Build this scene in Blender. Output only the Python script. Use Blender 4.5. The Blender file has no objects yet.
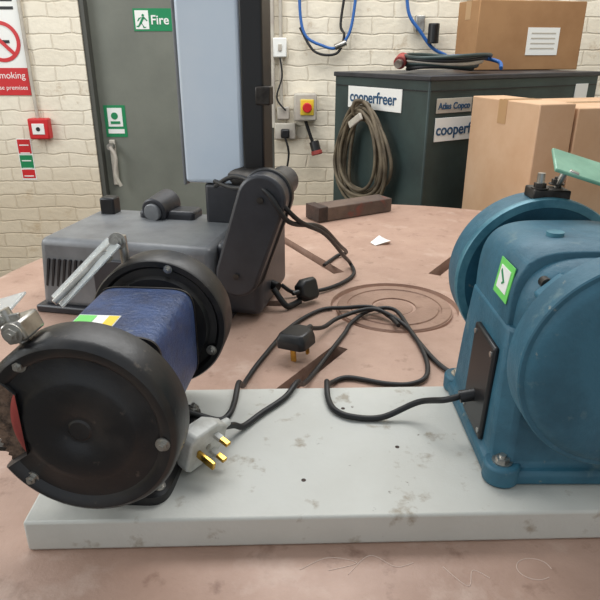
import bpy, bmesh, math, random
from mathutils import Vector, Matrix, Euler
random.seed(7)
T=0.95
S=bpy.context.scene
S.view_settings.view_transform='Standard'
S.view_settings.exposure=0.0
COL=S.collection

# ---------------------------------------------------------------- materials
def srgb(c):
    f=lambda v:(v/255/12.92) if v/255<=.04045 else ((v/255+.055)/1.055)**2.4
    return (f(c[0]),f(c[1]),f(c[2]),1)
def mat(name,c1,c2=None,scale=8,rough=.5,metal=0,bump=0,lo=.4,hi=.65,c3=None,s3=40,lo3=.6,hi3=.7,c4=None,s4=3,lo4=.6,hi4=.7,rvar=0,spec=.5,trans=0,alpha=1,stretch=(1,1,1),bscale=None,coat=0):
    m=bpy.data.materials.new(name); m.use_nodes=True
    nt=m.node_tree; N=nt.nodes; Lk=nt.links
    b=N['Principled BSDF']
    b.inputs['Base Color'].default_value=srgb(c1); b.inputs['Roughness'].default_value=rough
    b.inputs['Metallic'].default_value=metal; b.inputs['Specular IOR Level'].default_value=spec
    b.inputs['Transmission Weight'].default_value=trans; b.inputs['Alpha'].default_value=alpha
    b.inputs['Coat Weight'].default_value=coat
    tc=N.new('ShaderNodeTexCoord'); mp=N.new('ShaderNodeMapping'); mp.inputs['Scale'].default_value=stretch
    Lk.new(tc.outputs['Object'],mp.inputs['Vector'])
    def noise(sc,det=6):
        n=N.new('ShaderNodeTexNoise'); n.inputs['Scale'].default_value=sc; n.inputs['Detail'].default_value=det
        n.inputs['Roughness'].default_value=.62
        Lk.new(mp.outputs['Vector'],n.inputs['Vector']); return n
    def ramp(src,a,bb):
        r=N.new('ShaderNodeMapRange'); r.inputs['From Min'].default_value=a; r.inputs['From Max'].default_value=bb
        Lk.new(src,r.inputs['Value']); return r.outputs['Result']
    out=None
    if c2:
        n=noise(scale); f=ramp(n.outputs['Fac'],lo,hi)
        mx=N.new('ShaderNodeMix'); mx.data_type='RGBA'
        mx.inputs['A'].default_value=srgb(c1); mx.inputs['B'].default_value=srgb(c2)
        Lk.new(f,mx.inputs['Factor']); out=mx.outputs['Result']
        if rvar:
            rr=N.new('ShaderNodeMapRange'); rr.inputs['To Min'].default_value=rough; rr.inputs['To Max'].default_value=min(1,rough+rvar)
            Lk.new(f,rr.inputs['Value']); Lk.new(rr.outputs['Result'],b.inputs['Roughness'])
    for (cc,ss,l,h) in ((c3,s3,lo3,hi3),(c4,s4,lo4,hi4)):
        if not cc: continue
        n=noise(ss,9); f=ramp(n.outputs['Fac'],l,h)
        mx=N.new('ShaderNodeMix'); mx.data_type='RGBA'
        if out: Lk.new(out,mx.inputs['A'])
        else: mx.inputs['A'].default_value=srgb(c1)
        mx.inputs['B'].default_value=srgb(cc); Lk.new(f,mx.inputs['Factor']); out=mx.outputs['Result']
    if out: Lk.new(out,b.inputs['Base Color'])
    if bump:
        n=noise(bscale or 60); bp=N.new('ShaderNodeBump'); bp.inputs['Strength'].default_value=bump; bp.inputs['Distance'].default_value=.01
        Lk.new(n.outputs['Fac'],bp.inputs['Height']); Lk.new(bp.outputs['Normal'],b.inputs['Normal'])
    return m

def brick_mat(name):
    m=bpy.data.materials.new(name); m.use_nodes=True; nt=m.node_tree; N=nt.nodes; L=nt.links; b=N['Principled BSDF']
    tc=N.new('ShaderNodeTexCoord'); sp=N.new('ShaderNodeSeparateXYZ'); L.new(tc.outputs['Object'],sp.inputs[0])
    ad=N.new('ShaderNodeMath'); ad.operation='ADD'; L.new(sp.outputs['X'],ad.inputs[0]); L.new(sp.outputs['Y'],ad.inputs[1])
    cb=N.new('ShaderNodeCombineXYZ'); L.new(ad.outputs[0],cb.inputs[0]); L.new(sp.outputs['Z'],cb.inputs[1])
    n0=N.new('ShaderNodeTexNoise'); n0.inputs['Scale'].default_value=9; L.new(tc.outputs['Object'],n0.inputs['Vector'])
    dm=N.new('ShaderNodeMix'); dm.data_type='RGBA'; dm.blend_type='LINEAR_LIGHT'; dm.inputs['Factor'].default_value=.016
    L.new(cb.outputs[0],dm.inputs['A']); L.new(n0.outputs['Color'],dm.inputs['B'])
    br=N.new('ShaderNodeTexBrick'); L.new(dm.outputs['Result'],br.inputs['Vector'])
    br.inputs['Color1'].default_value=srgb((236,227,208)); br.inputs['Color2'].default_value=srgb((228,218,198)); br.inputs['Mortar'].default_value=srgb((220,209,188))
    br.inputs['Scale'].default_value=1; br.inputs['Mortar Size'].default_value=.006; br.inputs['Mortar Smooth'].default_value=.8
    br.inputs['Brick Width'].default_value=.235; br.inputs['Row Height'].default_value=.081; br.inputs['Bias'].default_value=-.1
    n=N.new('ShaderNodeTexNoise'); n.inputs['Scale'].default_value=6; n.inputs['Detail'].default_value=12; n.inputs['Roughness'].default_value=.75
    L.new(tc.outputs['Object'],n.inputs['Vector'])
    r=N.new('ShaderNodeMapRange'); r.inputs['From Min'].default_value=.57; r.inputs['From Max'].default_value=.66; L.new(n.outputs['Fac'],r.inputs['Value'])
    r.inputs['To Max'].default_value=.6
    mx=N.new('ShaderNodeMix'); mx.data_type='RGBA'; L.new(r.outputs[0],mx.inputs['Factor']); L.new(br.outputs['Color'],mx.inputs['A']); mx.inputs['B'].default_value=srgb((180,155,122))
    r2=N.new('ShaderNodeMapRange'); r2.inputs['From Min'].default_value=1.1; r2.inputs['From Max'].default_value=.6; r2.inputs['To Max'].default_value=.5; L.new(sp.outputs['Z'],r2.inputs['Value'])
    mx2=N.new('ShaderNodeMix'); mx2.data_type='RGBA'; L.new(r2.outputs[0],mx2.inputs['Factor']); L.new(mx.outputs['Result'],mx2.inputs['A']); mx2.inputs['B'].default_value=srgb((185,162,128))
    L.new(mx2.outputs['Result'],b.inputs['Base Color']); b.inputs['Roughness'].default_value=.75
    m1=N.new('ShaderNodeMath'); m1.operation='MULTIPLY_ADD'; m1.inputs[1].default_value=-.8; L.new(br.outputs['Fac'],m1.inputs[0])
    n3=N.new('ShaderNodeTexNoise'); n3.inputs['Scale'].default_value=25; n3.inputs['Detail'].default_value=7; L.new(tc.outputs['Object'],n3.inputs['Vector']); L.new(n3.outputs['Fac'],m1.inputs[2])
    bp=N.new('ShaderNodeBump'); bp.inputs['Strength'].default_value=.5; bp.inputs['Distance'].default_value=.010
    L.new(m1.outputs[0],bp.inputs['Height']); L.new(bp.outputs['Normal'],b.inputs['Normal'])
    return m

M={}
M['brick']=brick_mat('painted_brick')
M['floor']=mat('concrete_floor',(120,112,104),(95,90,84),3,.8,bump=.2)
M['table']=mat('rusty_steel_top',(182,151,134),(158,127,110),4,.42,0,.15,lo=.36,hi=.66,c3=(116,84,68),s3=24,lo3=.58,hi3=.78,c4=(200,176,161),s4=9,lo4=.56,hi4=.8,rvar=.15,bscale=120)
M['tabledisc']=mat('worn_steel_disc',(158,127,110),(138,108,92),9,.4,0,.12,c3=(112,82,66),s3=30,lo3=.56,hi3=.75,bscale=120)
M['tabledark']=mat('dark_rust',(70,52,44),(45,35,30),12,.7,bump=.3)
M['board']=mat('painted_board',(200,200,193),(192,191,183),5,.55,0,.10,c3=(160,152,138),s3=26,lo3=.60,hi3=.70,c4=(96,84,72),s4=34,lo4=.67,hi4=.72,bscale=90)
M['black']=mat('black_enamel',(22,22,24),(48,44,41),14,.33,0,.06,lo=.45,hi=.8,c3=(98,88,78),s3=50,lo3=.64,hi3=.80,rvar=.25)
M['blackp']=mat('black_plastic',(22,22,24),rough=.4)
M['rubber']=mat('cable_rubber',(20,20,22),rough=.5)
M['navy']=mat('navy_hammer_paint',(44,68,112),(30,46,80),26,.38,.1,.25,bscale=160,c3=(96,104,118),s3=60,lo3=.60,hi3=.72)
M['teal']=mat('teal_hammer_paint',(50,100,120),(38,82,100),14,.45,.0,.15,bscale=200,c3=(98,122,126),s3=26,lo3=.60,hi3=.74,c4=(130,134,126),s4=70,lo4=.66,hi4=.74,rvar=.15)
M['tealL']=mat('worn_teal_rim',(84,134,148),(52,104,122),30,.4,.2)
M['steel']=mat('zinc_steel',(190,188,182),(140,135,128),30,.3,.9)
M['dsteel']=mat('dark_steel',(70,66,62),(40,36,34),30,.45,.6)
M['wire']=mat('wire_brush',(122,100,84),(48,38,32),90,.6,.3,.6,stretch=(1,.2,1))
M['redw']=mat('red_wheel_flange',(160,62,56),(120,44,40),20,.6)
M['brass']=mat('brass',(205,165,80),rough=.25,metal=1)
M['plugw']=mat('grey_plug',(198,198,192),(160,158,150),30,.45)
M['clear']=mat('clear_shield',(228,234,234),rough=.12,trans=.5,alpha=.8)
M['gplate']=mat('green_tinted_shield',(128,176,150),(100,150,125),14,.3)
M['green']=mat('sign_green',(20,130,80),rough=.4)
M['lime']=mat('label_lime',(110,205,100),rough=.4)
M['white']=mat('sign_white',(235,235,230),rough=.4)
M['yellow']=mat('yellow_plastic',(230,200,60),rough=.4)
M['red']=mat('sign_red',(200,35,40),rough=.4)
M['ink']=mat('ink_black',(25,25,28),rough=.5)
M['inkb']=mat('ink_blue',(30,75,110),rough=.5)
M['door']=mat('door_paint',(116,118,108),(106,108,99),3,.5,0,.05)
M['frame']=mat('door_frame_paint',(78,78,72),rough=.6)
M['saw']=mat('saw_grey',(126,128,130),(104,105,107),10,.42,.1,.05,c3=(160,158,155),s3=30,lo3=.66,hi3=.75)
M['sawd']=mat('saw_dark',(54,55,60),(44,44,48),10,.4,.05,.05)
M['panel']=mat('panel_lightblue',(198,213,228),(212,222,232),2,.2,.1)
M['comp']=mat('compressor_green',(56,72,70),(44,56,56),4,.45,.1,.05)
M['card']=mat('cardboard',(200,166,134),(190,153,119),4,.8,0,.05)
M['card2']=mat('cardboard_dark',(166,126,86),(152,112,74),4,.8)
M['tape']=mat('packing_tape',(180,144,104),rough=.35)
M['coil']=mat('air_hose_brown',(112,100,80),(80,70,56),15,.7)
M['blue']=mat('hose_blue',(40,95,165),rough=.4)
M['conduit']=mat('conduit_grey',(192,186,172),(168,158,148),8,.6)
M['wood']=mat('oily_timber',(104,86,74),(78,64,57),12,.7,0,.2,c3=(130,66,54),s3=6,lo3=.58,hi3=.66)
M['chalk']=mat('chalk',(205,182,168),rough=.9)

# ---------------------------------------------------------------- helpers
def root(name,loc,rz=0,rot=None):
    e=bpy.data.objects.new(name,None); COL.objects.link(e); e.location=loc
    e.rotation_euler=rot if rot else (0,0,math.radians(rz)); e.empty_display_size=.05
    return e
def finish(bm,par,name,m,bev=0,smooth=True,ang=35,seg=2):
    bmesh.ops.recalc_face_normals(bm,faces=bm.faces)
    me=bpy.data.meshes.new(name); bm.to_mesh(me); bm.free()
    if smooth:
        for p in me.polygons: p.use_smooth=True
        me.set_sharp_from_angle(angle=math.radians(ang))
    o=bpy.data.objects.new(name,me); COL.objects.link(o)
    me.materials.append(M[m]); 
    if par: o.parent=par
    if bev:
        b=o.modifiers.new('b','BEVEL'); b.width=bev; b.segments=seg; b.limit_method='ANGLE'; b.angle_limit=math.radians(40)
    return o
def box(par,name,c,s,m,bev=.002,rot=(0,0,0),seg=2):
    bm=bmesh.new(); bmesh.ops.create_cube(bm,size=1)
    for v in bm.verts: v.co=Vector((v.co.x*s[0],v.co.y*s[1],v.co.z*s[2]))
    o=finish(bm,par,name,m,bev,seg=seg); o.location=c; o.rotation_euler=[math.radians(a) for a in rot]; return o
def cyl(par,name,p1,p2,r,m,n=24,bev=0,r2=None):
    p1=Vector(p1);p2=Vector(p2); d=p2-p1
    bm=bmesh.new(); bmesh.ops.create_cone(bm,cap_ends=True,segments=n,radius1=r,radius2=r if r2 is None else r2,depth=d.length)
    o=finish(bm,par,name,m,bev); o.location=(p1+p2)/2; o.rotation_mode='QUATERNION'; o.rotation_quaternion=d.to_track_quat('Z','Y'); return o
def lathe(par,name,prof,m,axis='Y',n=72,loc=(0,0,0),lim=None,rfun=None,ang=35,bev=0):
    bm=bmesh.new(); rings=[]
    for (r,h) in prof:
        ring=[]
        for i in range(n):
            t=2*math.pi*i/n; rr=r
            if lim: rr=min(r,lim(t))
            if rfun: rr=rfun(i,rr)
            x=rr*math.cos(t); z=rr*math.sin(t)
            ring.append(bm.verts.new((x,h,z) if axis=='Y' else (x,z,h)))
        rings.append(ring)
    for a,b in zip(rings[:-1],rings[1:]):
        for i in range(n):
            j=(i+1)%n
            bm.faces.new((a[i],a[j],b[j],b[i]))
    bmesh.ops.remove_doubles(bm,verts=bm.verts,dist=1e-5)
    o=finish(bm,par,name,m,bev,ang=ang); o.location=loc; return o
def prism(par,name,pts,y0,y1,m,bev=0,plane='XZ'):
    bm=bmesh.new()
    f=(lambda p,h:(p[0],h,p[1])) if plane=='XZ' else ((lambda p,h:(p[0],p[1],h)) if plane=='XY' else (lambda p,h:(h,p[0],p[1])))
    a=[bm.verts.new(f(p,y0)) for p in pts]; b=[bm.verts.new(f(p,y1)) for p in pts]
    bm.faces.new(a); bm.faces.new(b[::-1])
    for i in range(len(pts)):
        j=(i+1)%len(pts); bm.faces.new((a[i],a[j],b[j],b[i]))
    return finish(bm,par,name,m,bev)
def loft(par,name,secs,m,e=4,n=48,axis='Y',bev=0,ang=35):
    bm=bmesh.new(); rings=[]
    for (y,w,h,cx,cz) in secs:
        ring=[]
        for i in range(n):
            t=2*math.pi*i/n; c,s=math.cos(t),math.sin(t)
            x=cx+w*math.copysign(abs(c)**(2/e),c); z=cz+h*math.copysign(abs(s)**(2/e),s)
            ring.append(bm.verts.new((x,y,z) if axis=='Y' else (x,z,y)))
        rings.append(ring)
    for a,b in zip(rings[:-1],rings[1:]):
        for i in range(n):
            j=(i+1)%n; bm.faces.new((a[i],a[j],b[j],b[i]))
    bm.faces.new(rings[0]); bm.faces.new(rings[-1][::-1])
    return finish(bm,par,name,m,bev,ang=ang)
def tube(par,name,pts,r,m,res=8,cyclic=False):
    cu=bpy.data.curves.new(name,'CURVE'); cu.dimensions='3D'; cu.bevel_depth=r; cu.bevel_resolution=3; cu.use_fill_caps=True
    n=len(pts); P=[Vector(p) for p in pts]; sm=[]
    for i in range(n if cyclic else n-1):
        if cyclic: p0,p1,p2,p3=P[i-1],P[i],P[(i+1)%n],P[(i+2)%n]
        else: p0,p1,p2,p3=P[max(i-1,0)],P[i],P[i+1],P[min(i+2,n-1)]
        for k in range(res):
            t=k/res
            sm.append(.5*((2*p1)+(-p0+p2)*t+(2*p0-5*p1+4*p2-p3)*t*t+(-p0+3*p1-3*p2+p3)*t**3))
    if not cyclic: sm.append(P[-1])
    sp=cu.splines.new('POLY'); sp.points.add(len(sm)-1)
    for i,p in enumerate(sm): sp.points[i].co=(*p,1)
    sp.use_cyclic_u=cyclic
    tmp=bpy.data.objects.new('tmp',cu); me=bpy.data.meshes.new_from_object(tmp); bpy.data.objects.remove(tmp)
    for p in me.polygons: p.use_smooth=True
    me.materials.clear(); me.materials.append(M[m])
    o=bpy.data.objects.new(name,me); COL.objects.link(o); o.parent=par; return o
def text(par,name,s,loc,size,m,rot=(90,0,0),ext=.0008,al='LEFT',bold=0):
    cu=bpy.data.curves.new(name,'FONT'); cu.body=s; cu.size=size; cu.extrude=ext; cu.align_x=al; cu.offset=bold
    tmp=bpy.data.objects.new('tmp',cu); me=bpy.data.meshes.new_from_object(tmp); bpy.data.objects.remove(tmp)
    me.materials.clear(); me.materials.append(M[m])
    o=bpy.data.objects.new(name,me); COL.objects.link(o); o.parent=par; o.location=loc; o.rotation_euler=[math.radians(a) for a in rot]; return o
def nut(par,name,c,r,m='steel',d=(0,-1,0),h=.005):
    c=Vector(c); d=Vector(d).normalized()
    cyl(par,name+'_washer',c,c+d*.0015,r*1.45,m,20)
    cyl(par,name,c,c+d*h,r,m,6)
    cyl(par,name+'_stud',c,c+d*(h+.003),r*.5,m,12)

# ---------------------------------------------------------------- room
WY=3.6
def wallmesh(name,boxes,m):
    bm=bmesh.new()
    for (x0,x1,y0,y1,z0,z1) in boxes:
        r=bmesh.ops.create_cube(bm,size=1)
        for v in r['verts']:
            v.co=Vector(((x0+x1)/2+v.co.x*(x1-x0),(y0+y1)/2+v.co.y*(y1-y0),(z0+z1)/2+v.co.z*(z1-z0)))
    return finish(bm,None,name,m,smooth=False)
DX0,DX1,DZ=-1.20,-.15,T+1.14
wallmesh('wall_back',[(-3.2,DX0,WY,WY+.2,0,3.6),(DX1,3.4,WY,WY+.2,0,3.6),(DX0,DX1,WY,WY+.2,DZ,3.6)],'brick')
wallmesh('wall_left',[(-3.4,-3.2,-3,WY+.2,0,3.6)],'brick')
wallmesh('wall_right',[(3.4,3.6,-3,WY+.2,0,3.6)],'brick')
wallmesh('floor',[(-3.4,3.6,-3,WY+.2,-.1,0)],'floor')
d=root('door_1',(0,WY+.07,0))
box(d,'leaf',((DX0+DX1)/2,0.03,DZ/2),(DX1-DX0-.05,.05,DZ-.03),'door',.003)
for nm,x in(('jamb_left',DX0+.014),('jamb_right',DX1-.014)): box(d,nm,(x,.0,DZ/2),(.026,.12,DZ),'frame',.002)
box(d,'head_frame',((DX0+DX1)/2,0,DZ-.013),(DX1-DX0-.052,.12,.026),'frame',.002)
box(d,'latch_plate',(-1.12,-.005,T-.12),(.035,.02,.27),'conduit',.006)
cyl(d,'latch_barrel',(-1.12,-.02,T-.02),(-1.12,-.06,T-.02),.02,'steel')
tube(d,'latch_lever',[(-1.12,-.06,T-.02),(-1.09,-.07,T-.08),(-1.10,-.07,T-.18),(-1.08,-.06,T-.25)],.011,'conduit')
# ---------------------------------------------------------------- signs
def plate(par,name,x0,x1,z0,z1,y,m,th=.003): return box(par,name,((x0+x1)/2,y,(z0+z1)/2),(x1-x0,th,z1-z0),m,0)
g=root('fire_exit_sign',(-.925,WY+.0735,T+.605))
plate(g,'panel',0,.36,0,.115,0,'green'); plate(g,'running_man_panel',.010,.085,.010,.105,-.002,'white')
cyl(g,'man_head',(.055,-.0035,.080),(.055,-.005,.080),.007,'green',16)
fy=-.0042
for i,q in enumerate([[(.035,.045),(.05,.072),(.062,.068),(.046,.04)],[(.046,.04),(.036,.045),(.058,.022),(.07,.022),(.066,.017),(.054,.016)],[(.036,.046),(.044,.038),(.028,.02),(.015,.022),(.015,.027),(.025,.028)],[(.055,.068),(.075,.05),(.079,.054),(.06,.074)],[(.05,.072),(.03,.066),(.022,.052),(.027,.05),(.034,.06)]]):
    prism(g,'man_part_%d'%i,q,fy-.001,fy,'green')
text(g,'lettering','Fire exit',(.095,-.003,.035),.066,'white',bold=.001)
g=root('first_aid_sign',(-1.15,WY+.0735,T+.03))
plate(g,'panel',0,.125,0,.18,0,'green'); plate(g,'pictogram',.02,.105,.06,.165,-.002,'white')
cyl(g,'dot',(.06,-.003,.12),(.06,-.0055,.12),.02,'green',20); plate(g,'arrow_bar',.035,.09,.075,.09,-.0045,'green'); plate(g,'caption',.015,.11,.02,.045,-.002,'white')
g=root('no_smoking_sign',(-1.80,WY-.0015,T+.27))
plate(g,'panel',0,.275,0,.60,0,'white'); plate(g,'red_band',0,.275,0,.145,-.002,'red')
lathe(g,'prohibition_ring',[(.085,-.001),(.085,.001),(.105,.001),(.105,-.001),(.085,-.001)],'red',n=48,loc=(.155,-.004,.28))
box(g,'prohibition_bar',(.155,-.005,.28),(.18,.002,.02),'red',0,rot=(0,45,0))
plate(g,'cigarette',.09,.20,.272,.288,-.0025,'ink')
text(g,'lettering_top','No smoking',(.01,-.003,.09),.05,'white'); text(g,'lettering_low','on these premises',(.01,-.003,.03),.034,'white')
for i in range(3): plate(g,'text_line_%d'%i,.02,.25,.44+i*.04,.455+i*.04,-.002,'ink')
g=root('fire_alarm_call_point',(-1.495,WY-.03,T+.09))
box(g,'housing',(0,0,0),(.115,.06,.115),'red',.008); box(g,'glass_window',(0,-.031,0),(.07,.004,.06),'white',.002); cyl(g,'dot',(0,-.032,0),(0,-.035,0),.012,'ink',16)
tube(g,'conduit',[(-.01,.012,.055),(-.012,.012,.2),(-.012,.012,.8),(-.012,.012,2.2)],.010,'conduit')
g=root('fire_action_sign',(-1.66,WY-.0015,T-.21))
plate(g,'panel',0,.085,0,.24,0,'white'); plate(g,'red_top',.005,.08,.155,.235,-.002,'red'); plate(g,'green_mid',.005,.08,.07,.145,-.002,'green'); plate(g,'red_low',.005,.08,.01,.06,-.002,'red')
for i in range(5): plate(g,'line_%d'%i,.015,.07,.02+i*.045,.026+i*.045,-.0035,'white')
# ---------------------------------------------------------------- wall electrics
g=root('wall_isolator_switch',(.03,WY-.04,T+.21))
box(g,'housing',(0,0,0),(.13,.075,.15),'conduit',.01); box(g,'yellow_plate',(.01,-.04,.0),(.075,.008,.085),'yellow',.004)
cyl(g,'red_knob',(.01,-.04,0),(.01,-.075,0),.026,'red',24,.004); tube(g,'lead',[(0,0,-.07),(.03,.0,-.16),(.05,.0,-.21)],.010,'rubber')
cyl(g,'lead_connector',(.05,-.01,-.19),(.07,-.03,-.26),.028,'blackp',16,.004); cyl(g,'lead_connector_ring',(.065,-.025,-.24),(.07,-.03,-.262),.032,'redw',16,.003)
g=root('wall_socket',(-.085,WY-.02,T+.075))
box(g,'box',(0,0,0),(.12,.038,.09),'conduit',.006); box(g,'plug',(.0,-.035,-.01),(.05,.04,.05),'blackp',.008); box(g,'box_upper',(-.01,0,.10),(.07,.038,.07),'conduit',.006)
tube(g,'conduit',[(-.065,0,.02),(-.065,0,.3),(-.065,0,1.6)],.011,'conduit'); tube(g,'conduit_2',[(-.02,0,.13),(-.02,0,.3),(-.02,0,1.6)],.010,'conduit')
tube(g,'plug_lead',[(0,-.05,-.03),(.02,-.05,-.12),(.0,-.02,-.25)],.006,'rubber')
g=root('wall_light_switch',(-.11,WY-.02,T+.52))
box(g,'box',(0,0,0),(.075,.036,.10),'white',.006); box(g,'rocker',(0,-.02,0),(.02,.008,.035),'conduit',.002)
tube(g,'loose_cable',[(.0,-.03,-.05),(.01,-.03,-.15),(-.02,-.03,-.26),(.03,-.03,-.33)],.005,'rubber')
g=root('wall_air_hose',(.0,WY-.03,T+.5))
tube(g,'hose_loop',[(.0,0,.4),(.0,0,.2),(.03,-.01,.08),(.12,-.02,.03),(.2,-.02,.02),(.27,-.01,.1),(.30,0,.3),(.31,0,.5)],.008,'blue')
tube(g,'hose_loop_grey',[(.0,0,.12),(.08,-.02,.0),(.2,-.02,-.01),(.24,-.01,.08),(.22,0,.14),(.25,0,.35)],.007,'rubber')
cyl(g,'coupling',(.19,-.02,.02),(.25,-.02,.045),.016,'steel',16)
tube(g,'hose_right',[(.56,0,.4),(.58,-.01,.2),(.65,-.02,.10),(.72,-.02,.02),(.80,-.02,-.02)],.009,'blue')
cyl(g,'wall_regulator',(.72,-.03,.04),(.72,-.03,.14),.03,'blackp',20,.005)
box(g,'hook_plate',(.65,0.01,.14),(.05,.03,.08),'steel',.004)

# ---------------------------------------------------------------- round table
TC=(.20,1.175)
g=root('round_steel_table',(TC[0],TC[1],T))
prof=[(0,-.004),(.122,-.004),(.123,-.010),(.133,-.010),(.135,0),(.3,0),(.6,0),(.925,0),(.942,-.004),(.95,-.012),(.95,-.055),(.93,-.06),(0,-.06)]
top=lathe(g,'top',prof,'table','Z',128)
bm=bmesh.new()
for k in range(6):
    a=math.radians(117+60*k)
    r=bmesh.ops.create_cube(bm,size=1)
    L0,L1=(.23,.60)
    for v in r['verts']: v.co=Vector(((L0+L1)/2+v.co.x*(L1-L0),v.co.y*.030,v.co.z*.3))
    bmesh.ops.rotate(bm,verts=r['verts'],cent=(0,0,0),matrix=Matrix.Rotation(a,3,'Z'))
me=bpy.data.meshes.new('cut'); bm.to_mesh(me); bm.free(); cut=bpy.data.objects.new('cut',me); COL.objects.link(cut); cut.location=g.location
bo=top.modifiers.new('slots','BOOLEAN'); bo.object=cut; bo.operation='DIFFERENCE'; bo.solver='EXACT'
bpy.context.view_layer.update()
dg=bpy.context.evaluated_depsgraph_get(); nm=bpy.data.meshes.new_from_object(top.evaluated_get(dg)); top.modifiers.clear(); top.data=nm; bpy.data.objects.remove(cut)
lathe(g,'centre_disc',[(0,-.003),(.04,-.003),(.041,-.005),(.046,-.005),(.047,-.001),(.092,-.001),(.0935,-.0035),(.099,-.0035),(.1005,-.001),(.119,-.001),(.1205,-.003),(.1205,-.006)],'tabledisc','Z',96)
cyl(g,'underplate',(0,0,-.14),(0,0,-.09),.7,'tabledark',64)
cyl(g,'neck',(0,0,-.09),(0,0,-.06),.12,'tabledark',32)
cyl(g,'pedestal',(0,0,-T+.04),(0,0,-.14),.22,'tabledark',48,r2=.16)
cyl(g,'foot',(0,0,-T),(0,0,-T+.04),.5,'tabledark',64)
for i,p in enumerate([[(0,.471),(.03,.487),(.06,.48),(.03,.47)],[(.05,.465),(.075,.49),(.10,.475),(.12,.48)],[(.15,.475),(.17,.45),(.18,.47),(.195,.46)]]):
    tube(g,'chalk_scribble_%d'%i,[(x-TC[0],y-TC[1],.0002) for x,y in p],.0005,'chalk')
tube(g,'chalk_ring',[(.245+.018*math.cos(t)-TC[0],.472+.014*math.sin(t)-TC[1],.0002) for t in [k*.6 for k in range(10)]],.0005,'chalk')
# ---------------------------------------------------------------- timber block, paper scrap
g=root('timber_block',(.165,1.945,T),31)
box(g,'block',(0,0,.0235),(.29,.075,.045),'wood',.003); box(g,'end_cap',(-.13,0,.026),(.035,.079,.047),'tabledark',.002)
g=root('paper_scrap',(.23,1.62,T),20)
bm=bmesh.new(); vs=[bm.verts.new(p) for p in [(-.025,-.01,.001),(.02,-.015,.012),(.03,.01,.002),(.0,.018,.02),(-.03,.012,.004)]]
c=bm.verts.new((0,0,.016))
for i in range(5): bm.faces.new((vs[i],vs[(i+1)%5],c))
finish(bm,g,'crumpled_sheet','white',smooth=False)

# ---------------------------------------------------------------- board
B=root('mounting_board',(-.294,.496,T),1.6)
box(B,'plank',(.40,.134,.02),(.80,.268,.039),'board',.003)
for i,(x,y) in enumerate([(.30,.06),(.36,.21),(.42,.12),(.19,.11)]): cyl(B,'screw_hole_%d'%i,(x,y,.0385),(x,y,.0398),.0028,'tabledark',12)
BT=T+.04
# ---------------------------------------------------------------- plugs
def plug(par,name,loc,rz,body,tilt=(0,0),sc=1):
    e=bpy.data.objects.new(name,None); COL.objects.link(e); e.parent=par; e.location=loc; e.rotation_euler=(math.radians(tilt[0]),math.radians(tilt[1]),math.radians(rz)); e.scale=(sc,sc,sc)
    bm=bmesh.new()
    pts=[(-.026,-.018),(-.020,-.024),(.010,-.024),(.026,-.012),(.026,.012),(.010,.024),(-.020,.024),(-.026,.018)]
    a=[bm.verts.new((.0,y,z)) for y,z in pts]; b=[bm.verts.new((-.012,y,z)) for y,z in pts]; c=[bm.verts.new((-.022,y*.78,z*.78)) for y,z in pts]
    bm.faces.new(a); bm.faces.new(c[::-1])
    for u,w in((a,b),(b,c)):
        for i in range(8): bm.faces.new((u[i],u[(i+1)%8],w[(i+1)%8],w[i]))
    finish(bm,e,'plug_body',body,.002)
    cyl(e,'cord_grip',(-.011,.024,0),(-.011,.04,0),.006,body,16,r2=.0045)
    for nm,y,z,h in(('pin_earth',-.014,0,.022),('pin_live',.008,.011,.018),('pin_neutral',.008,-.011,.018)):
        box(e,nm,(h/2,y,z),(h,.0062,.004) if nm!='pin_earth' else (h,.004,.008),'brass',.0008)
        if nm!='pin_earth': box(e,nm+'_sleeve',(.004,y,z),(.008,.0066,.0044),body,.0003)
    cyl(e,'cover_screw',(.0,0,0),(.001,0,0),.003,'steel',12)
    return e

# ---------------------------------------------------------------- navy grinder
gx,gy,ga=-.203,.628,-4.5
G=root('bench_grinder',(gx,gy,BT),ga)
H=.120
def lim_notch(t):
    tt=math.degrees(t)%360
    if 143<tt<208: return min(.2,.056/abs(math.cos(t)))
    return 1
R=.098
lathe(G,'front_wheel_guard',[(0,-.140),(.010,-.140),(.012,-.1385),(.016,-.1385),(.019,-.1400),(.052,-.1415),(.057,-.1405),(.061,-.1385),(.079,-.1385),(.083,-.142),(.091,-.143),(.095,-.140),(R,-.135),(R,-.098),(.095,-.094),(0,-.094)],'black',n=144,loc=(0,0,H),lim=lim_notch)
def jag(i,r): return r*(1-.03*(i%2)-.02*random.random()) if r>.06 else r
for k in range(4):
    y=-.128+.0075*k
    lathe(G,'wire_wheel_row_%d'%k,[(0,y),(.05,y),(.097,y+.001),(.098,y+.006),(.05,y+.007),(0,y+.007)],'wire',n=220,loc=(0,0,H),rfun=jag,ang=15)
lathe(G,'wheel_flange',[(0,-.134),(.068,-.134),(.073,-.131),(.073,-.128),(0,-.128)],'redw',n=64,loc=(0,0,H))
cyl(G,'shaft',(0,-.13,H),(0,.15,H),.010,'steel')
nut(G,'guard_nut_top',(-.048,-.1385,H+.070),.005); nut(G,'guard_nut_right',(.083,-.143,H-.008),.005)
nut(G,'guard_nut_low',(-.058,-.1385,H-.060),.005)
R2=.092
lathe(G,'rear_wheel_guard',[(0,.107),(.046,.107),(.048,.104),(.066,.104),(.070,.109),(.079,.110),(.083,.105),(R2-.002,.105),(R2,.108),(R2,.150),(R2-.005,.154),(.02,.154),(0,.154)],'black',n=96,loc=(.004,0,H))
nut(G,'rear_guard_nut',(.075,.106,H-.035),.005); nut(G,'rear_guard_nut_top',(.024,.106,H+.080),.004)
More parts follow.
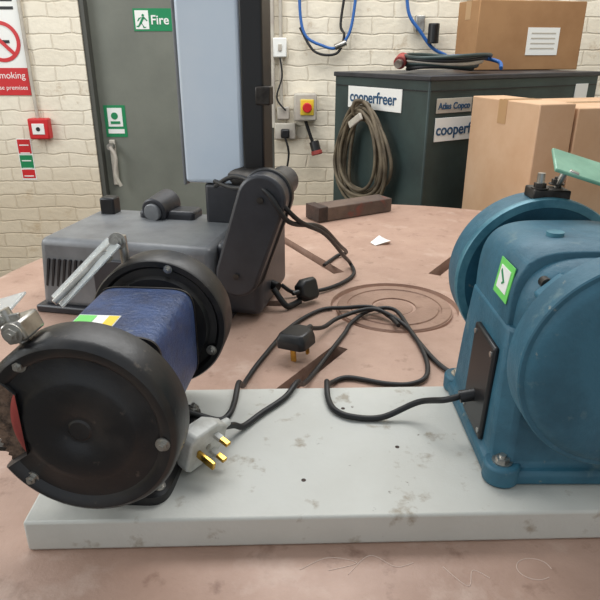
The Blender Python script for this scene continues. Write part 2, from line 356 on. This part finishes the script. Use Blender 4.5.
loft(G,'motor_housing',[(-.092,.045,.045,0,H),(-.088,.056,.055,0,H),(-.062,.059,.060,0,H),(-.060,.062,.0635,0,H),(.078,.062,.0635,0,H),(.080,.059,.060,0,H),(.102,.056,.055,0,H),(.106,.048,.048,0,H)],'navy',e=6,n=64)
for y in(-.061,.079): loft(G,'end_bell_seam_%d'%(y>0),[(y-.0015,.0632,.0648,0,H),(y+.0015,.0632,.0648,0,H)],'dsteel',e=6,n=64)
loft(G,'pedestal',[(.012,.056,.080,0,-.01),(.03,.050,.070,0,-.01),(.075,.047,.066,0,-.01)],'black',e=6,n=48,axis='Z')
loft(G,'base_plate',[(0,.066,.094,0,-.01),(.010,.066,.094,0,-.01),(.014,.062,.090,0,-.01)],'black',e=8,n=48,axis='Z')
for i,(x,y) in enumerate([(.054,-.088),(.054,.07),(-.054,-.088),(-.054,.07)]): nut(G,'base_bolt_%d'%i,(x,y,.014),.005,'steel',(0,0,1))
box(G,'rating_label',(-.022,-.030,H+.0640),(.048,.042,.0008),'white',0); box(G,'label_green',(-.035,-.030,H+.0646),(.020,.038,.0006),'lime',0); box(G,'label_yellow',(-.005,-.030,H+.0646),(.012,.038,.0006),'yellow',0)
# front eye shield
box(G,'shield_bracket_front',(-.050,-.118,H+.100),(.022,.035,.020),'steel',.003,rot=(0,-20,0))
cyl(G,'shield_stem_front',(-.05,-.12,H+.085),(-.064,-.12,H+.118),.005,'steel',12)
nut(G,'shield_knob_front',(-.050,-.136,H+.101),.007,'steel')
box(G,'shield_arm_front',(-.072,-.122,H+.105),(.05,.004,.012),'steel',.001,rot=(0,-12,0))
box(G,'shield_front',(-.104,-.105,H+.096),(.070,.085,.003),'clear',.001,rot=(8,-18,0))
box(G,'shield_edge_front',(-.104,-.146,H+.100),(.070,.004,.010),'clear',.001,rot=(0,-18,0))
# rear eye shield
cyl(G,'shield_stem_rear',(-.042,.135,H+.076),(-.044,.135,H+.115),.006,'steel',12)
nut(G,'shield_knob_rear',(-.044,.120,H+.112),.008,'steel'); nut(G,'shield_knob_rear_2',(-.057,.110,H+.094),.006,'steel')
cyl(G,'shield_rod_rear',(-.047,.128,H+.112),(-.109,.055,H+.050),.004,'steel',12)
box(G,'shield_rear',(-.081,.095,H+.078),(.105,.045,.003),'clear',.001,rot=(0,-38,42))
box(G,'tool_rest_bracket',(-.085,-.10,H-.045),(.05,.03,.006),'dsteel',.001)
# flex and plug (world table coordinates -> grinder local)
def tolocal(P,ox,oy,ang,oz=.04):
    c,s=math.cos(math.radians(-ang)),math.sin(math.radians(-ang)); o=[]
    for x,y,z in P:
        dx,dy=x-ox,y-oy; o.append((dx*c-dy*s,dx*s+dy*c,z-oz))
    return o
fx=lambda P:tolocal(P,gx,gy,ga)
pl=fx([(-.108,.586,.071)])[0]
plug(G,'mains_plug',pl,-36-ga,'plugw',(0,16),1.2)
tube(G,'flex',fx([(-.098,.626,.070),(-.085,.650,.057),(-.074,.664,.046),(-.052,.697,.0445),(-.021,.738,.0445),(-.004,.777,.046),(.006,.82,.018),(.025,.88,.0055),(.053,.951,.005),(.085,1.03,.005),(.103,1.08,.005),(.145,1.135,.007),(.195,1.129,.010),(.215,1.012,.006),(.239,.906,.005),(.272,.862,.005),(.33,.85,.005)]),.0042,'rubber')
tube(G,'flex_motor',fx([(-.165,.672,.07),(-.135,.676,.055),(-.108,.680,.0445),(-.096,.695,.0445),(-.092,.728,.0445),(-.091,.775,.046),(-.089,.81,.02),(-.085,.86,.006),(-.066,.928,.005),(-.019,1.056,.005),(.041,1.14,.005),(.094,1.15,.006),(.148,1.135,.014),(.18,1.10,.008),(.19,1.05,.012)]),.0042,'rubber')

# ---------------------------------------------------------------- teal grinder
gx2,gy2=.325,.67
K=root('bench_grinder',(gx2,gy2,BT))
H2=.168; RR=.116
lathe(K,'front_wheel_guard',[(0,-.152),(.085,-.152),(.100,-.150),(.106,-.147),(.110,-.1425),(.1145,-.1425),(RR,-.141),(RR,-.108),(.113,-.105),(.110,-.105),(.110,-.100),(.100,-.097),(0,-.097)],'teal',n=120,loc=(0.010,0,H2-.004))
lathe(K,'rear_wheel_guard',[(0,.112),(.094,.112),(.100,.108),(.109,.108),(.112,.110),(.112,.160),(.108,.166),(0,.168)],'teal',n=120,loc=(.005,0,H2))
lathe(K,'rear_guard_rim',[(.102,.106),(.1125,.106),(.114,.109),(.114,.116),(.1115,.117)],'tealL',n=120,loc=(.005,0,H2))
cyl(K,'shaft',(0,-.14,H2),(0,.16,H2),.012,'steel')
loft(K,'motor_housing',[(-.062,.092,.094,0,H2),(-.060,.094,.096,0,H2),(.066,.094,.096,0,H2),(.068,.092,.094,0,H2)],'teal',e=4.2,n=72,ang=50)
loft(K,'end_bell_front',[(-.097,.055,.055,0,H2),(-.096,.072,.074,0,H2),(-.086,.083,.086,0,H2),(-.063,.088,.090,0,H2)],'teal',e=3.4,n=72,ang=50)
loft(K,'end_bell_rear',[(.069,.088,.090,0,H2),(.092,.083,.086,0,H2),(.102,.072,.074,0,H2),(.103,.055,.055,0,H2)],'teal',e=3.4,n=72,ang=50)
cyl(K,'bearing_boss_rear',(0,.10,H2),(0,.114,H2),.055,'teal',40,.003)
for i,(x,z) in enumerate([(-.070,.070),(.070,.070),(-.070,-.070),(.070,-.070)]): cyl(K,'bell_screw_%d'%i,(x,-.082,H2+z),(x,-.092,H2+z),.006,'dsteel',12)
bm=bmesh.new()
secs=[(.0,.110,.116),(.016,.110,.116),(.022,.103,.106),(.10,.100,.098),(.178,.096,.086)]
rings=[]
for z,w,l in secs:
    c=.018; ring=[]
    for x,y in[(w-c,-l),(w,-l+c),(w,l-c),(w-c,l),(-w+c,l),(-w,l-c),(-w,-l+c),(-w+c,-l)]: ring.append(bm.verts.new((x,y,z)))
    rings.append(ring)
for a,b in zip(rings[:-1],rings[1:]):
    for i in range(8): bm.faces.new((a[i],a[(i+1)%8],b[(i+1)%8],b[i]))
bm.faces.new(rings[0]); bm.faces.new(rings[-1][::-1])
finish(bm,K,'pedestal_base','teal',.004)
for i,(x,y) in enumerate([(-.092,-.102),(-.092,.10),(.092,-.102),(.092,.10)]):
    cyl(K,'foot_lug_%d'%i,(x,y,0),(x,y,.024),.021,'teal',24,.003); nut(K,'foot_bolt_%d'%i,(x,y,.024),.008,'steel',(0,0,1),.006)
box(K,'terminal_cover',(-.1025,-.022,.085),(.008,.078,.125),'blackp',.003,rot=(0,2,0))
for i,(y,z) in enumerate([(-.054,.137),(.010,.137),(-.054,.033),(.010,.033)]): cyl(K,'cover_screw_%d'%i,(-.100,y,z),(-.1095+(z-.033)*.035,y,z),.0035,'steel',12)
cyl(K,'cable_gland',(-.104,-.018,.062),(-.124,-.018,.058),.008,'blackp',16)
box(K,'inspection_label',(-.0925,-.030,H2+.052),(.042,.046,.0010),'lime',0,rot=(0,-82,0)); box(K,'inspection_label_white',(-.0932,-.030,H2+.0525),(.027,.031,.0010),'white',0,rot=(0,-82,0))
tk=prism(K,'tick',[(-.006,.0),(-.002,-.006),(.010,.010),(.007,.011),(-.002,-.001),(-.005,.002)],0,.0006,'green',plane='XY'); tk.location=(-.0938,-.030,H2+.0525); tk.rotation_euler=(0,math.radians(-82),0)
cyl(K,'top_plug',(-.03,.0,H2+.094),(-.03,.0,H2+.100),.010,'tealL',20)
box(K,'guard_strap_left',(-.066,-.101,H2+.066),(.035,.02,.018),'teal',.004,rot=(0,-42,0)); box(K,'guard_strap_right',(.066,-.101,H2+.068),(.035,.02,.018),'teal',.004,rot=(0,42,0))
# shield bracket with green plate over rear wheel
box(K,'bracket_base',(.008,.132,H2+.116),(.05,.035,.014),'dsteel',.002,rot=(0,2,0))
cyl(K,'bracket_stud_1',(-.006,.125,H2+.116),(-.006,.125,H2+.144),.005,'steel',12); nut(K,'bracket_nut_1',(-.006,.125,H2+.124),.008,'dsteel',(0,0,1),.007)
cyl(K,'bracket_stud_2',(.020,.14,H2+.113),(.032,.13,H2+.158),.005,'steel',12); nut(K,'bracket_nut_2',(.022,.14,H2+.126),.007,'dsteel',(0,0,1),.007)
box(K,'shield_arm',(.032,.115,H2+.150),(.012,.07,.006),'steel',.001,rot=(0,20,-25))
box(K,'shield_plate',(.072,.105,H2+.143),(.145,.070,.005),'gplate',.0015,rot=(14,16,-12))
fx2=lambda P:tolocal(P,gx2,gy2,0)
tube(K,'flex',[( -.122,-.018,.059),(-.142,-.016,.052)]+fx2([(.158,.690,.066),(.11,.685,.0455),(.07,.688,.0445),(.048,.705,.0445),(.040,.735,.0445),(.040,.778,.046),(.043,.81,.02),(.052,.845,.006),(.08,.862,.005),(.14,.842,.005),(.18,.842,.005),(.21,.87,.006),(.22,.95,.005),(.205,1.06,.007),(.15,1.12,.016),(.08,1.085,.014),(.045,1.03,.018),(.020,.982,.038)]),.0042,'rubber')
plug(K,'mains_plug',(-.004-gx2,.940-gy2,-.04+.028),-30,'blackp',(0,86),1.2)

# ---------------------------------------------------------------- belt sander at back-left
Q=root('belt_sander',(-.33,1.25,T),-12)
bm=bmesh.new()
def hexbox(bm,x0,x1,y0,y1,z0,z1,dx=0,dy=0):
    b=[(x0,y0,z0),(x1,y0,z0),(x1,y1,z0),(x0,y1,z0)]; t=[(x0+dx,y0+dy,z1),(x1-dx,y0+dy,z1),(x1-dx,y1-dy,z1),(x0+dx,y1-dy,z1)]
    v=[bm.verts.new(p) for p in b+t]
    for f in[(0,1,2,3),(4,5,6,7),(0,1,5,4),(1,2,6,5),(2,3,7,6),(3,0,4,7)]: bm.faces.new([v[i] for i in f])
hexbox(bm,-.180,.20,-.14,.14,.012,.155,.008,.010)
finish(bm,Q,'motor_body','saw',.014,seg=3)
box(Q,'base_skirt',(.015,0,.008),(.41,.30,.016),'sawd',.004)
for i in range(7): box(Q,'vent_slot_%d'%i,(-.158+i*.012,-.1345,.085),(.005,.006,.06),'ink',.0005,rot=(0,12,0))
box(Q,'side_panel',(.06,-.136,.075),(.23,.006,.09),'sawd',.002)
box(Q,'end_gearbox',(.235,.01,.085),(.09,.22,.150),'sawd',.014,seg=3)
def capsule(p,q,r1,r2,n=14):
    p=Vector(p);q=Vector(q); a=math.atan2(q[1]-p[1],q[0]-p[0]); out=[]
    for i in range(n+1):
        t=a+math.pi/2+math.pi*i/n; out.append((p[0]+r1*math.cos(t),p[1]+r1*math.sin(t)))
    for i in range(n+1):
        t=a-math.pi/2+math.pi*i/n; out.append((q[0]+r2*math.cos(t),q[1]+r2*math.sin(t)))
    return out
prism(Q,'belt_cover',capsule((.248,.112),(.298,.258),.042,.045),-.150,-.098,'sawd',.006)
prism(Q,'belt_cover_rim',capsule((.248,.112),(.298,.258),.046,.049),-.112,-.094,'blackp',.003)
cyl(Q,'belt_cover_screw',(.298,-.150,.258),(.298,-.154,.258),.006,'dsteel',16); cyl(Q,'belt_cover_screw_2',(.248,-.150,.112),(.248,-.154,.112),.006,'dsteel',16)
cyl(Q,'pivot_boss',(.298,-.10,.258),(.298,.03,.258),.030,'sawd',32)
cyl(Q,'pivot_shaft',(.30,.02,.258),(.18,.07,.258),.022,'dsteel',24)
box(Q,'platen_panel',(.142,.075,.60),(.134,.05,.72),'panel',.010,seg=3)
box(Q,'platen_panel_edge',(.074,.082,.60),(.008,.060,.73),'saw',.003)
box(Q,'column',(.231,.08,.585),(.046,.07,.78),'blackp',.005)
box(Q,'platen_foot',(.165,.08,.195),(.10,.05,.09),'sawd',.008)
box(Q,'column_latch',(.255,.05,.42),(.03,.03,.035),'dsteel',.003)
cyl(Q,'tension_dial',(-.005,.05,.172),(.005,.12,.182),.030,'sawd',36,.004); cyl(Q,'tension_dial_cap',(-.006,.042,.171),(-.004,.052,.172),.020,'saw',30,.002)
box(Q,'dial_mount',(.02,.09,.158),(.13,.06,.03),'sawd',.008)
box(Q,'latch_block',(-.13,.09,.170),(.035,.035,.045),'blackp',.005)
cyl(Q,'gland',(.255,.0,.05),(.295,-.02,.045),.010,'blackp',16)
ql=lambda P:tolocal(P,-.33,1.25,-12,0)
tube(Q,'flex_head',ql([(-.17,1.20,.26),(-.13,1.13,.262),(-.09,1.08,.270),(-.045,1.04,.262),(0,1.06,.215),(.05,1.15,.165),(.10,1.3,.07),(.125,1.42,.012),(.13,1.36,.006),(.10,1.30,.006),(.05,1.25,.007),(-.01,1.225,.010),(-.04,1.22,.03)]),.0045,'rubber')
tube(Q,'flex_head_2',ql([(-.17,1.20,.25),(-.12,1.12,.285),(-.06,1.04,.275),(-.02,1.04,.22),(.04,1.15,.18),(.09,1.32,.09),(.12,1.48,.02),(.10,1.5,.006),(.06,1.42,.006)]),.0045,'rubber')
tube(Q,'flex_mains',ql([(-.055,1.16,.045),(-.03,1.15,.012),(-.015,1.165,.007),(.0,1.18,.010)]),.0065,'rubber')
px,py,_=ql([(.01,1.2,0)])[0]
plug(Q,'mains_plug',(px,py,.027),140,'blackp',(0,20))

# ---------------------------------------------------------------- compressor
C=root('air_compressor_cabinet',(.49,2.40,0),32)
CH=T+.41; CL,CW=1.05,.62
box(C,'cabinet',(CL/2,CW/2,CH/2+.03),(CL,CW,CH-.06),'comp',.006)
box(C,'plinth',(CL/2,CW/2,.03),(CL-.04,CW-.04,.06),'ink',.003)
box(C,'lid',(CL/2,CW/2,CH-.004),(CL+.012,CW+.012,.02),'sawd',.004)
box(C,'seam_front',(CL/2,-.001,CH-.05),(CL-.02,.004,.004),'ink',0); box(C,'seam_side',(-.001,CW/2,CH-.05),(.004,CW-.02,.004),'ink',0)
box(C,'door_seam',(.42,-.001,CH/2),(.004,.004,CH-.15),'ink',0)
for i in range(9): box(C,'vent_%d'%i,(.70,-.002,CH-.2-i*.02),(.40,.006,.009),'ink',.001)
box(C,'brand_sign_side',(-.003,.33,T+.315),(.004,.36,.090),'white',.001)
text(C,'brand_text_side','cooperfreer',(-.006,.495,T+.297),.064,'inkb',rot=(90,0,-90),bold=.001)
box(C,'brand_sign_front',(.19,-.003,T+.215),(.30,.004,.09),'white',.001)
text(C,'brand_text_front','cooperfreer',(.045,-.006,T+.195),.060,'inkb',bold=.001)
box(C,'maker_badge',(.135,-.003,T+.305),(.19,.004,.055),'conduit',.001)
text(C,'maker_text','Atlas Copco',(.048,-.006,T+.293),.034,'inkb',bold=.0008)
box(C,'warning_label',(.93,-.003,T+.33),(.09,.004,.07),'white',.001)
hk=root('coiled_air_hose',(.49-.53*.33-.035,2.40+.848*.33-.02,T+.09),122)
for k in range(12):
    a=.112+.007*k+random.uniform(-.018,.014); b=.19+random.uniform(-.03,.025); oz=random.uniform(-.03,.015); ph=random.uniform(0,1)
    tube(hk,'coil_%d'%k,[(a*math.cos(t+ph)*(1-.25*math.sin(t+ph)),.006+.008*((k*2)%5)+.003*math.sin(3*t),b*math.sin(t+ph)+oz) for t in [2*math.pi*j/12 for j in range(12)]],.0075,'coil',cyclic=True)
tube(hk,'tie_wrap',[(.0,.0,.15),(.02,.05,.17),(.0,.055,.22),(-.02,.0,.20)],.008,'coil',cyclic=True)
box(hk,'white_tag',(.0,.055,.14),(.09,.012,.03),'conduit',.003,rot=(0,30,0))
hp=root('air_hose_pile',(.49,2.40,CH+.012),32)
for k in range(5):
    r=.15+.012*k; cx,cy=.24+.01*k,.20
    tube(hp,'loop_%d'%k,[(cx+r*1.0*math.cos(t),cy+r*.75*math.sin(t),.016+.011*k+.006*math.sin(2*t+k)) for t in [2*math.pi*j/14 for j in range(14)]],.008,('rubber','comp','conduit','rubber','comp')[k],cyclic=True)
tube(hp,'blue_tail',[(.30,.26,.055),(.40,.20,.06),(.47,.10,.04),(.44,.05,.014)],.008,'blue')
cyl(hp,'red_coupling',(.06,.25,.035),(.12,.30,.05),.026,'redw',20,.004); cyl(hp,'coupling_tail',(.03,.225,.03),(.06,.25,.035),.016,'steel',16)
def carton(name,loc,rz,sx,sy,sz,m,label=False):
    e=root(name,loc,rz)
    box(e,'carton_body',(sx/2,sy/2,sz/2),(sx,sy,sz),m,.004)
    box(e,'top_tape',(sx/2,sy/2,sz+.0006),(sx*.999,.05,.0012),'tape',0)
    box(e,'tape_end_left',(-.0006,sy/2,sz-.04),(.0012,.05,.08),'tape',0)
    box(e,'flap_seam',(sx/2,sy/2,sz+.0014),(sx*.99,.002,.001),'tabledark',0)
    if label:
        box(e,'shipping_label',(sx*.62,-.001,sz*.42),(.17,.002,.12),'white',0)
        for i in range(4): box(e,'label_line_%d'%i,(sx*.62,-.0022,sz*.42+.035-i*.022),(.13,.001,.006),'conduit',0)
    return e
a=math.radians(32)
def cw(X,Y): return (.49+X*math.cos(a)-Y*math.sin(a),2.40+X*math.sin(a)+Y*math.cos(a))
x,y=cw(.60,.35)
carton('cardboard_box',(x,y,CH+.008),14,.56,.20,.30,'card2',True)
th=15.5
b1=(.765,2.00)
carton('cardboard_box',(b1[0],b1[1],T-.10),th,.135,.41,.445,'card')
carton('cardboard_box',(b1[0],b1[1],0),th,.135,.41,T-.102,'card')
b2=(.905,2.035)
carton('cardboard_box',(b2[0],b2[1],T-.10),th,.45,.41,.43,'card')
carton('cardboard_box',(b2[0],b2[1],0),th,.45,.41,T-.102,'card')

# ---------------------------------------------------------------- light
W=bpy.data.worlds.new('World'); S.world=W; W.use_nodes=True
bg=W.node_tree.nodes['Background']; bg.inputs[0].default_value=(.88,.94,1,1); bg.inputs[1].default_value=.68
def area(name,loc,tgt,sx,sy,pw,col):
    l=bpy.data.lights.new(name,'AREA'); l.shape='RECTANGLE'; l.size=sx; l.size_y=sy; l.energy=pw; l.color=col
    o=bpy.data.objects.new(name,l); COL.objects.link(o); o.location=loc
    o.rotation_euler=(Vector(tgt)-Vector(loc)).to_track_quat('-Z','Y').to_euler(); return o
area('overhead_fill_lamp',(.3,2.2,3.5),(.3,1.9,0),3.0,1.2,80,(1,.99,.97))  # unseen overhead fill added to brighten the room; there is no skylight opening
area('left_window_lamp',(-2.9,1.2,2.4),(.2,1.6,.9),2.2,1.4,60,(.93,.97,1))
# ---------------------------------------------------------------- camera
cd=bpy.data.cameras.new('camera'); cam=bpy.data.objects.new('camera',cd); COL.objects.link(cam)
cam.location=(0,0,T+.5); cam.rotation_euler=(math.radians(90-22.5),0,0)
cd.sensor_width=36; cd.lens=36; cd.clip_start=.02
S.camera=cam
